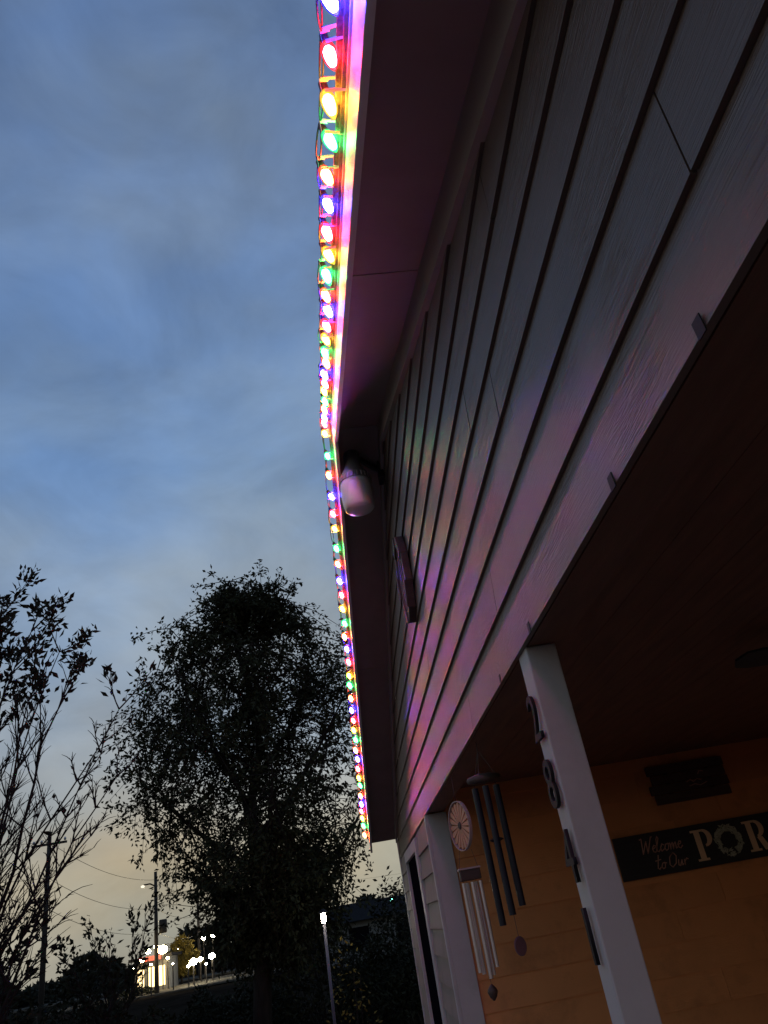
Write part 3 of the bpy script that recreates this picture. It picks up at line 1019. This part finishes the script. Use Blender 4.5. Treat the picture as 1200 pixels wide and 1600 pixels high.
def crown_tree(name, label, cat, base, prof, trunk_h, ntwig, nleaf, lsize, seed, mleaf, group=None, droop=.15, trunk_r=.16, flat=1.0, nclump=120):
    """prof: [(height, radius, centre offset x)] from low to high"""
    rng = random.Random(seed)
    base = Vector(base)
    t = empty(name, base, label, cat, group)
    wood, lv = MB(), MB()
    H_ = prof[-1][0]
    def pr(h):
        for (h0, r0_, c0), (h1, r1_, c1_) in zip(prof, prof[1:]):
            if h0 <= h <= h1:
                u = (h - h0) / (h1 - h0)
                return r0_ + (r1_ - r0_) * u, c0 + (c1_ - c0) * u
        return prof[-1][1], prof[-1][2]
    # leader
    trunk = []
    for i in range(9):
        u = i / 8
        h = u * H_ * .93
        _, c = pr(max(h, prof[0][0]))
        trunk.append(base + Vector((c * min(1, u * 1.4) + rng.uniform(-.06, .06) * u * 3, rng.uniform(-.06, .06) * u * 3, h)))
    wood.tube(trunk, [trunk_r * (1 - .93 * i / 8) for i in range(9)], 7)
    def trunk_at(h):
        u = max(0, min(.999, h / (H_ * .93))) * 8
        i = int(u)
        return trunk[i].lerp(trunk[i + 1], u - i)
    limbs = []
    nl = 16
    for i in range(nl):
        h0 = trunk_h + (H_ * .88 - trunk_h) * (i / nl) ** 1.1
        a = i * 2.4 + rng.uniform(-.3, .3)
        h1 = min(h0 + rng.uniform(.12, .30) * H_, H_ * .96)
        r, c = pr(h1)
        e = base + Vector((c + r * .8 * math.cos(a), r * .8 * flat * math.sin(a), h1))
        s0 = trunk_at(h0)
        mid = s0.lerp(e, .55) + Vector((0, 0, -.10 * (e - s0).length))
        pts = bez(s0, mid, e, 7)
        rr = trunk_r * .42 * (1 - .55 * i / nl)
        wood.tube(pts, [rr * (1 - .85 * q / 7) for q in range(8)], 5)
        limbs += pts[2:]
    limbs += trunk[4:]
    clumps = []
    for i in range(nclump):
        h = prof[0][0] + (H_ - prof[0][0]) * rng.random() ** 1.12
        r, c = pr(h)
        a = rng.uniform(0, 2 * math.pi)
        rr = r * rng.random() ** .5 * rng.uniform(.85, 1.08)
        clumps.append((Vector((c + rr * math.cos(a), rr * flat * math.sin(a), h)), rng.uniform(.10, .17) * (.6 + r)))
    for i in range(ntwig):
        h = prof[0][0] + (H_ - prof[0][0]) * rng.random() ** .92
        r, c = pr(h)
        a = rng.uniform(0, 2 * math.pi)
        lump = .84 + .15 * math.sin(3 * a + h * 1.7 + seed) + .15 * math.sin(5 * a - h * 3.1) + .08 * math.sin(11 * a + h * 6)
        rr = r * lump * rng.random() ** .46 * (1.12 if rng.random() < .12 else 1)
        e = base + Vector((c + rr * math.cos(a), rr * flat * math.sin(a), h + rng.uniform(-.2, .2)))
        if rng.random() < .86:
            cc, cs = clumps[rng.randrange(len(clumps))]
            e = base + cc + Vector((rng.gauss(0, cs), rng.gauss(0, cs), rng.gauss(0, cs * .75)))
            rr = math.hypot(cc.x, cc.y)
            r = max(rr, .3)
        s0 = min((limbs[rng.randrange(len(limbs))] for _ in range(14)), key=lambda q: (q - e).length)
        dv = e - s0
        if dv.length > 1.6:
            s0 = e - dv.normalized() * 1.6
        mid = s0.lerp(e, .5) + Vector((0, 0, .03 * min(dv.length, 1.6)))
        tip = e - Vector((0, 0, droop * min(1, rr / max(r, .1)) * rng.random()))
        pts = bez(s0, mid, tip, 4)
        wood.tube(pts, [.011, .009, .007, .005, .003], 3, cap=False)
        for q in range(nleaf):
            u = 1 - .75 * rng.random() ** 1.5
            j = min(3, int(u * 4))
            p = pts[j].lerp(pts[j + 1], u * 4 - j) + Vector((rng.gauss(0, .045), rng.gauss(0, .045), rng.gauss(0, .045)))
            d = Vector((rng.uniform(-1, 1), rng.uniform(-1, 1), rng.uniform(-1.1, .6))) + (e - s0).normalized() * .5
            leaf(lv, p, d, lsize, rng)
    wood.build('trunk', MT['bark'], t, smooth=True)
    lv.build('crown', mleaf, t)
    return t


# the big tree beyond the house
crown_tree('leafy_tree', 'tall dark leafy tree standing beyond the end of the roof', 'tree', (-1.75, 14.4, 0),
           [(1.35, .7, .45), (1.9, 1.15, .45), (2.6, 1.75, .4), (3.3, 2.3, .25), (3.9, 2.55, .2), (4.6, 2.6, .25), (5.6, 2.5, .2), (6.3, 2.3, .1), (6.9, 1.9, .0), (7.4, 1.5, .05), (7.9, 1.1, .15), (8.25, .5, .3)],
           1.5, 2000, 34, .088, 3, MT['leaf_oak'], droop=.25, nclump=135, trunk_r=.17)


def open_shrub(name, label, cat, base, targets, seed, leafy, lsize, r0=.035, mleaf=None, group=None, twigs=5):
    """multi-stemmed shrub; targets = stem tips in metres; leafy(p) -> leaf count at a twig tip"""
    rng = random.Random(seed)
    base = Vector(base)
    t = empty(name, base, label, cat, group)
    wood, lv = MB(), MB()
    for tg in targets:
        e = Vector(tg)
        s0 = base + Vector((rng.uniform(-.15, .15), rng.uniform(-.15, .15), 0))
        mid = Vector((s0.x + (e.x - s0.x) * .25, s0.y + (e.y - s0.y) * .25, s0.z + (e.z - s0.z) * .55))
        pts = bez(s0, mid, e, 12)
        w1, w2_, w3 = rng.uniform(0, 6), rng.uniform(0, 6), rng.uniform(.03, .08)
        pts = [p + Vector((w3 * math.sin(w1 + i * .8) * min(1, i / 4) + rng.gauss(0, .012), w3 * math.sin(w2_ + i * .7) * min(1, i / 4), 0)) for i, p in enumerate(pts)]
        ln = (e - s0).length
        rr = r0 * rng.uniform(.7, 1.1)
        wood.tube(pts, [rr * (1 - .88 * i / 12) + .002 for i in range(13)], 6)
        for i in range(4, 13):
            for _ in range(2):
                d0 = (pts[i] - pts[i - 1]).normalized()
                side = Vector((rng.uniform(-1, 1), rng.uniform(-1, 1), rng.uniform(-.1, .8)))
                tl = ln * rng.uniform(.08, .24) * (1.15 - i / 16)
                e2 = pts[i] + (d0 * .9 + side).normalized() * tl
                m2 = pts[i].lerp(e2, .5) + side * tl * .12
                tp = bez(pts[i], m2, e2, 5)
                wood.tube(tp, [.0085, .007, .006, .0045, .0035, .002], 4, cap=False)
                for j in range(twigs):
                    k_ = rng.randrange(1, 6)
                    d3 = (e2 - pts[i]).normalized() + Vector((rng.uniform(-1, 1), rng.uniform(-1, 1), rng.uniform(-.4, .9))) * .8
                    l3 = tl * rng.uniform(.2, .5)
                    e3 = tp[k_] + d3.normalized() * l3
                    wood.tube([tp[k_], tp[k_].lerp(e3, .5) + Vector((0, 0, .01)), e3], [.0045, .0035, .0018], 3, cap=False)
                    for _l in range(leafy(e3, rng)):
                        u = rng.uniform(.2, 1)
                        leaf(lv, tp[k_].lerp(e3, u) + Vector((rng.gauss(0, .03), rng.gauss(0, .03), rng.gauss(0, .03))),
                             d3 + Vector((rng.uniform(-1, 1), rng.uniform(-1, 1), rng.uniform(-1, .6))), lsize, rng)
    wood.build('stem', MT['bark'], t, smooth=True)
    if lv.v:
        lv.build('foliage', mleaf or MT['leaf_brown'], t)
    return t


# tall half-bare shrub at the left: leaves only in its upper part
def leafy_top(p, rng):
    return int(12 * rng.random() * max(0, min(1, (p.z - 3.65) / .6))) + (1 if rng.random() < .03 else 0)
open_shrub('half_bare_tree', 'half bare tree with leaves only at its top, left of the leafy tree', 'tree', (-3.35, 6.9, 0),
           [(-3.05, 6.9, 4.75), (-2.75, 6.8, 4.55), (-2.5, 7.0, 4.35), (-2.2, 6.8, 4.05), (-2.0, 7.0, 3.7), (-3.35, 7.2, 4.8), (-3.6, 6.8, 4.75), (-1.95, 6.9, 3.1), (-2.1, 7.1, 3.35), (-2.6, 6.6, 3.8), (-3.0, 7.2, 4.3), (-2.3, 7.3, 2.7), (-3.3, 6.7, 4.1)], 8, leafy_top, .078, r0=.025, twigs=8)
def sparse(k):
    return lambda p, rng: int(k * rng.random() + .5)
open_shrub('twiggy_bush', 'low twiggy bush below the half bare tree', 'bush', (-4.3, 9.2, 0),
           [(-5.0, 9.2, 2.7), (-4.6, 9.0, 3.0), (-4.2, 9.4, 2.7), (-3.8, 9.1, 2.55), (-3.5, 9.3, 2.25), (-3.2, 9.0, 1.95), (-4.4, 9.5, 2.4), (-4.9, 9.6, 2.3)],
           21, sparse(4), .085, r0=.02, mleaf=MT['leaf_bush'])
open_shrub('twiggy_bush', 'twiggy bush with forked bare shoots left of the street light', 'bush', (-3.3, 11.5, 0),
           [(-3.9, 11.4, 1.95), (-3.5, 11.6, 2.1), (-3.2, 11.4, 1.9), (-2.95, 11.6, 2.15), (-2.7, 11.5, 2.2), (-3.0, 11.7, 1.7)],
           22, sparse(3), .08, r0=.014, mleaf=MT['leaf_bush'], twigs=4)


open_shrub('twiggy_bush', 'tangled twiggy bush at the bottom left corner', 'bush', (-4.3, 7.9, 0),
           [(-4.9, 7.9, 2.6), (-4.5, 7.8, 2.75), (-4.1, 8.0, 2.5), (-3.8, 7.9, 2.3), (-3.5, 8.0, 2.05), (-3.2, 7.8, 1.75), (-4.2, 8.2, 2.2)],
           23, sparse(3), .075, r0=.013, mleaf=MT['leaf_bush'], twigs=6)


def mound(name, label, cat, c, rx, ry, h, n, lsize, seed, mleaf, group=None):
    rng = random.Random(seed)
    t = empty(name, (c[0], c[1], 0), label, cat, group)
    lv, wd_ = MB(), MB()
    for i in range(n):
        a = rng.uniform(0, 2 * math.pi)
        u = rng.random() ** .5
        px, py = c[0] + rx * u * math.cos(a), c[1] + ry * u * math.sin(a)
        top = h * math.sqrt(max(0, 1 - u * u)) * (.8 + .2 * math.sin(px * 3.3 + seed) + .12 * math.sin(px * 9.1 + py * 5))
        p = Vector((px, py, max(.03, top * rng.random() ** .55)))
        leaf(lv, p, Vector((rng.uniform(-1, 1), rng.uniform(-1, 1), rng.uniform(-.5, 1))), lsize, rng)
        if i % 60 == 0:
            wd_.tube([(c[0] + (px - c[0]) * .3, c[1] + (py - c[1]) * .3, 0), tuple(p)], [.012, .004], 4, cap=False)
    wd_.build('stem', MT['bark'], t)
    lv.build('foliage', mleaf, t)
    return t


for i, (cx, cy, rx, ry, h, lab) in enumerate((
        (-5.6, 11.0, 1.8, 1.0, 2.35, 'dense dark bush at the lower left edge'),
        (-4.3, 13.5, 1.7, 1.0, 1.95, 'rounded dark bush left of the lit shop'),
        (-0.7, 16.0, 1.9, 1.1, 2.35, 'dark bush under the right side of the leafy tree'),
        (0.9, 17.0, 1.6, 1.0, 2.45, 'dark bush beside the corner of the house'),
        (-2.6, 17.5, 1.4, 1.0, 1.15, 'low dark bush under the left side of the leafy tree'),
        (-4.6, 8.6, 1.5, .8, 1.75, 'dark bush in front of the twiggy bush at the left'),
        (1.9, 19.5, 1.6, 1.0, 2.3, 'tall dark bush behind the house corner'),
        (-6.4, 13.6, 1.8, 1.0, 2.7, 'tallest dark bush at the far left edge'))):
    mound('bush', lab, 'bush', (cx, cy), rx, ry, h, 5200, .10, 40 + i, MT['leaf_bush'], 'dark bushes behind the yard')

# rough grass over the yard
rng = random.Random(77)
gr = MB()
for i in range(16000):
    y = rng.uniform(9.5, 24)
    x = rng.uniform(-.5 * y, .12 * y)
    p = Vector((x, y, -.02))
    hgt = rng.uniform(.06, .20) * (1 + .8 * (math.sin(x * 1.1) * math.sin(y * .9) > .4))
    lean = Vector((rng.uniform(-.5, .5), rng.uniform(-.5, .5), 1)) * hgt
    s_ = Vector((rng.uniform(-1, 1), rng.uniform(-1, 1), 0)).normalized() * .008
    k0 = len(gr.v)
    gr.v += [tuple(p - s_), tuple(p + s_), tuple(p + lean)]
    gr.f.append((k0, k0 + 1, k0 + 2))
go = gr.build('grass', MT['grass'], kind='stuff')
tag(go, 'rough dark grass covering the yard', 'grass')

# far-off woods along the horizon
fw = MB()
rng = random.Random(5)
for i in range(26000):
    a = rad(rng.uniform(-48, 22))
    dist = rng.uniform(105, 130)
    x, y = dist * math.sin(a), dist * math.cos(a)
    h = 3.2 + 1.3 * math.sin(a * 23) + 1.0 * math.sin(a * 61 + 1) + .6 * math.sin(a * 140)
    if -.27 < a < -.20:
        h *= .45
    leaf(fw, Vector((x, y, max(.1, h * rng.random() ** .6))), Vector((rng.uniform(-1, 1), rng.uniform(-1, 1), rng.uniform(-.3, 1))), 1.0, rng)
fo = fw.build('far_woods', MT['leaf_far'], kind='stuff')
tag(fo, 'far dark belt of trees along the horizon', 'woods')

# ------------------------------------------------------------------ lamp on a pole in the yard
yl = G(-.80, 20, 0)
lp = empty('yard_lamp', (yl.x, yl.y, 0), 'lit lamp on a slim grey pole in the yard', 'lamp post')
MB().tube([(yl.x, yl.y, 0), (yl.x, yl.y, 1.745)], .020, 10).build('pole', MT['postgrey'], lp, smooth=True)
MB().lathe([(.09, 0), (.085, .03), (.03, .05)], 14, Matrix.Translation((yl.x, yl.y, 0))).build('base', MT['postgrey'], lp)
MB().lathe([(.06, .0), (.055, .015), (.015, .05)], 14, Matrix.Translation((yl.x, yl.y, 1.862))).build('cap', MT['black'], lp)
MB().lathe([(.018, .02), (.028, .05), (.030, .09), (.022, .14)], 12, Matrix.Translation((yl.x, yl.y, 1.72))).build('lantern', MT['yardlamp'], lp, smooth=True)
mound('bush', 'small bush by the yard lamp, tinted yellow as if lit', 'bush', (yl.x + .25, yl.y + .55), .40, .3, 1.62, 170, .06, 91, MT['leaf_lamplit'], 'dark bushes behind the yard')

# ------------------------------------------------------------------ utility poles and wires


def pxdir(px, py):
    """horizontal bearing of a photo pixel, for laying out far things on the ground plan"""
    v = (px - 600) / 1163.66 * r2 - (py - 800) / 1163.66 * u2 + fwd
    return v
def far(px, py, dist):
    v = pxdir(px, py)
    return Vector((0, 0, EYE)) + v * (dist / math.hypot(v.x, v.y))


tops = []
for (px, py, dist, lab, arms) in ((78, 1300, 46, 'utility pole with a crossarm behind the half bare tree', 1),
                                  (243, 1362, 58, 'utility pole with a small street light left of the leafy tree', 2),
                                  (308, 1385, 74, 'thin utility pole behind the edge of the leafy tree', 0)):
    p = far(px, py, dist)
    o = empty('utility_pole', (p.x, p.y, 0), lab, 'utility pole', 'utility poles along the far road')
    MB().tube([(p.x, p.y, 0), (p.x, p.y, p.z)], [.15, .10], 9).build('pole', MT['polewood'], o, smooth=True)
    if arms == 1:
        MB().box(p.x - .9, p.x + .9, p.y - .05, p.y + .05, p.z - .66, p.z - .55).build('crossarm', MT['polewood'], o)
        for s in (-.8, -.4, .4, .8):
            MB().lathe([(.05, 0), (.07, .08), (.04, .16)], 8, Matrix.Translation((p.x + s, p.y, p.z - .52))).build('insulator', MT['galv'], o)
    if arms == 2:
        MB().tube([(p.x, p.y, p.z - .9), (p.x - .35, p.y - .1, p.z - .7), (p.x - .75, p.y - .2, p.z - .72)], .05, 6).build('lamp_arm', MT['polewood'], o)
        MB().lathe([(.06, .06), (.14, .0), (.11, -.08), (.03, -.10)], 10, Matrix.Translation((p.x - .8, p.y - .2, p.z - .78))).build('street_lamp_head', emat('dim_street_lamp', (1, .9, .7), 1.2), o)
        MB().lathe([(.22, .4), (.26, .35), (.26, -.35), (.2, -.4)], 12, Matrix.Translation((p.x + .45, p.y, p.z * .42 + .8))).build('transformer', MT['polewood'], o, smooth=True)
    tops.append(p)
wires = empty('power_lines', (tops[1].x, tops[1].y, 0), 'thin power lines sagging between the utility poles', 'power lines')
ext = far(-260, 1250, 38)
ext2 = far(760, 1330, 120)
for dz in (.5, 2.2, 3.6):
    for a, b, sag in ((ext, tops[0], .5), (tops[0], tops[1], .55), (tops[1], tops[2], .4), (tops[2], ext2, .8)):
        pts = []
        for i in range(17):
            u = i / 16
            q = a.lerp(b, u)
            pts.append(q + Vector((0, 0, -dz - sag * 4 * u * (1 - u))))
        MB().tube(pts, .012, 4).build('wire', MT['black'], wires)

# ------------------------------------------------------------------ lit places far away
road = MB()
road.box(-120, 120, 80, 88, .005, .12)
road.build('road', MT['road'], kind='structure')
fx = far(262, 1500, 62)
MB().box(fx.x - 7, fx.x + 9, fx.y - 5, fx.y + 9, .02, .11).build('lit_ground_pad', MT['road'], kind='structure')  # paler pad added so the ground reads as lamp-lit

p = far(237, 1494, 66)
st = empty('roadside_shop', (p.x, p.y, 0), 'small brightly lit shop beside the street light pole', 'building')
w2 = 1.25
mound('bush', 'low bush in front of the lit shop', 'bush', (p.x + .3, p.y - 6), 1.5, .6, .75, 700, .18, 93, MT['leaf_bush'], 'dark bushes behind the yard')
MB().box(p.x - w2, p.x + w2, p.y, p.y + 3, 0, 2.1).build('wall', MT['farwall'], st)
MB().box(p.x - w2 - .3, p.x + w2 + .3, p.y - .5, p.y + 3.3, 2.1, 2.3).build('roof', MT['farroof'], st)
for i in range(3):
    x0 = p.x - w2 + .25 + i * .75
    wn = MB().box(x0, x0 + .45, p.y - .02, p.y - .005, .35, 1.6).build('window', MT['warmwin'], st)
    MB().box(x0 - .06, x0 + .51, p.y - .03, p.y - .021, 1.6, 1.68).build('window_head', MT['farwall'], wn)
MB().box(p.x - .8, p.x + .8, p.y - .56, p.y - .5, 2.0, 2.3).build('fascia_sign', MT['redsign'], st)
far_lamps = [  # px, py, dist, size, material, label
    (231, 1487, 62, .20, 'lampwarm', 'bright lamp at the left end of the lit shop'),
    (254, 1484, 64, .34, 'lampwarm', 'brightest lamp beside the street light pole'),
    (302, 1503, 60, .26, 'lampwhite', 'bright white lamp right of the lit shop, nearest the second pole'),
    (331, 1494, 62, .22, 'lampwhite', 'white lamp right of the thin utility pole'),
    (318, 1466, 70, .16, 'lampwhite', 'dimmer lamp high beside the thin utility pole'),
    (332, 1463, 72, .17, 'lampwhite', 'small high lamp right of the thin utility pole'),
    (244, 1479, 60, .16, 'lampwarm', 'warm lamp just above the red sign of the lit shop'),
    (222, 1501, 58, .14, 'lampwarm', 'low warm lamp at the left foot of the lit shop'),
    (313, 1499, 66, .18, 'lampwhite', 'white lamp between the two nearest bright lamps'),
    (210, 1514, 56, .08, 'lampwarm', 'added faint low lamp left of the lit shop'),  # small lamps labelled added stand in for glare
    (236, 1507, 57, .07, 'lampwarm', 'added small lamp low in front of the lit shop'),
    (262, 1497, 63, .10, 'lampwarm', 'added small warm lamp right of the street light pole, below the brightest'),
    (270, 1506, 59, .06, 'lampwarm', 'added faint lamp low between the shop and the white lamps'),
    (294, 1510, 57, .09, 'lampwhite', 'added lowest white lamp beside the thin utility pole'),
    (322, 1506, 60, .08, 'lampwhite', 'added low white lamp under the yellow-tinted tree edge'),
    (352, 1452, 90, .07, 'lampwarm', 'added tiny warm lamp high behind the small thin tree'),
    (278, 1483, 75, .07, 'lampwhite', 'added tiny lamp between the two brighter groups of lamps'),
    (381, 1486, 80, .13, 'lampwhite', 'small white lamp left of the red tail lights'),
    (405, 1480, 82, .12, 'lampwhite', 'small white lamp beside the red tail lights'),
    (575, 1421, 48, .10, 'lampwhite', 'small white lamp between the yard lamp and the house corner'),
    (613, 1407, 44, .11, 'lampgreen', 'green lamp shining beside the house corner')]
for (px, py, dist, r, mk, lab) in far_lamps:
    q = far(px, py, dist)
    o = empty('far_lamp', (q.x, q.y, 0), lab, 'lamp', 'distant lit lamps')
    MB().tube([(q.x, q.y + .02, 0), (q.x, q.y + .02, q.z - r * .6)], .045, 6).build('pole', MT['polewood'], o)
    MB().lathe([(r * .3, r * .8), (r * .9, r * .4), (r, 0), (r * .8, -r * .45), (r * .3, -r * .7)], 12, Matrix.Translation(q)).build('lantern', MT[mk], o, smooth=True)

# small trees standing among the lamps
for i, (px, py, dist, rr, h, mk, lab) in enumerate((
        (283, 1480, 70, 1.6, 3.2, 'leaf_lamplit', 'small tree tinted yellow as if lit, beside the brightest lamp'),
        (345, 1470, 78, 1.6, 5.0, 'leaf_far', 'small thin tree behind the white lamps'))):
    q = far(px, py, dist)
    crown_tree('small_tree', lab, 'tree', (q.x, q.y, 0), [(.8, rr * .5, 0), (h * .5, rr, 0), (h * .8, rr * .8, 0), (h, .2, 0)], .8, 160, 22, .26, 60 + i, MT[mk],
               'small trees among the far lamps', trunk_r=.1)

# neighbour's house behind the bushes
q = far(610, 1420, 46)
nh = empty('neighbour_house', (q.x, q.y, 0), 'pale low house half hidden by bushes near the house corner', 'house')
MB().box(q.x - 3.5, q.x + 5, q.y, q.y + 6, 0, 2.0).build('wall', MT['farwall'], nh)
MB().hexa([(q.x - 3.9, q.y - .5, 2.0), (q.x - 3.9, q.y + 6.5, 2.0), (q.x - 3.9, q.y + 3, 2.95)], [(q.x + 5.4, q.y - .5, 2.0), (q.x + 5.4, q.y + 6.5, 2.0), (q.x + 5.4, q.y + 3, 2.95)]).build('roof', MT['farroof'], nh)
for xx in (-2.4, .2, 2.6):
    wn = MB().box(q.x + xx, q.x + xx + 1.1, q.y - .02, q.y - .004, .7, 1.7).build('window', MT['glass'], nh)
    MB().box(q.x + xx - .07, q.x + xx + 1.17, q.y - .05, q.y - .021, 1.7, 1.78).build('window_head', MT['farwall'], nh)

# parked cars showing tail lights
for (px, py, dist, yaw, lab) in ((405, 1469, 84, .1, 'dark parked car with red tail lights, left of the leafy tree trunk'),
                                 (412, 1484, 90, -.2, 'dark parked car with red tail lights, lower of the two')):
    q = far(px, py, dist)
    o = empty('parked_car', (q.x, q.y, .12), lab, 'car', 'cars parked on the far road')
    R = Matrix.Translation((q.x, q.y, .12)) @ Matrix.Rotation(yaw, 4, 'Z')
    def bx(nm, pts, w, m):
        lo = [R @ Vector((-w, yy, zz)) for yy, zz in pts]
        hi = [R @ Vector((w, yy, zz)) for yy, zz in pts]
        return MB().hexa(lo, hi).build(nm, m, o, bevel=.05)
    bx('body', [(-2.1, .3), (2.1, .3), (2.15, .7), (1.2, .92), (-2.0, .98), (-2.15, .6)], .88, MT['carpaint'])
    bx('cabin', [(-1.8, .96), (.9, .92), (.3, 1.45), (-1.2, 1.48)], .76, MT['glass'])
    for wy in (-1.3, 1.35):
        for s in (-1, 1):
            MB().lathe([(.31, -.1), (.32, 0), (.31, .1)], 16, R @ Matrix.Translation((s * .82, wy, .32)) @ Matrix.Rotation(rad(90), 4, 'Y')).build('wheel', MT['tyre'], o)
    for s in (-1, 1):
        c_ = R @ Vector((s * .66, -2.13, .78))
        MB().box(c_.x - .17, c_.x + .17, c_.y - .03, c_.y + .03, c_.z - .09, c_.z + .09).build('tail_light', MT['tail'], o)
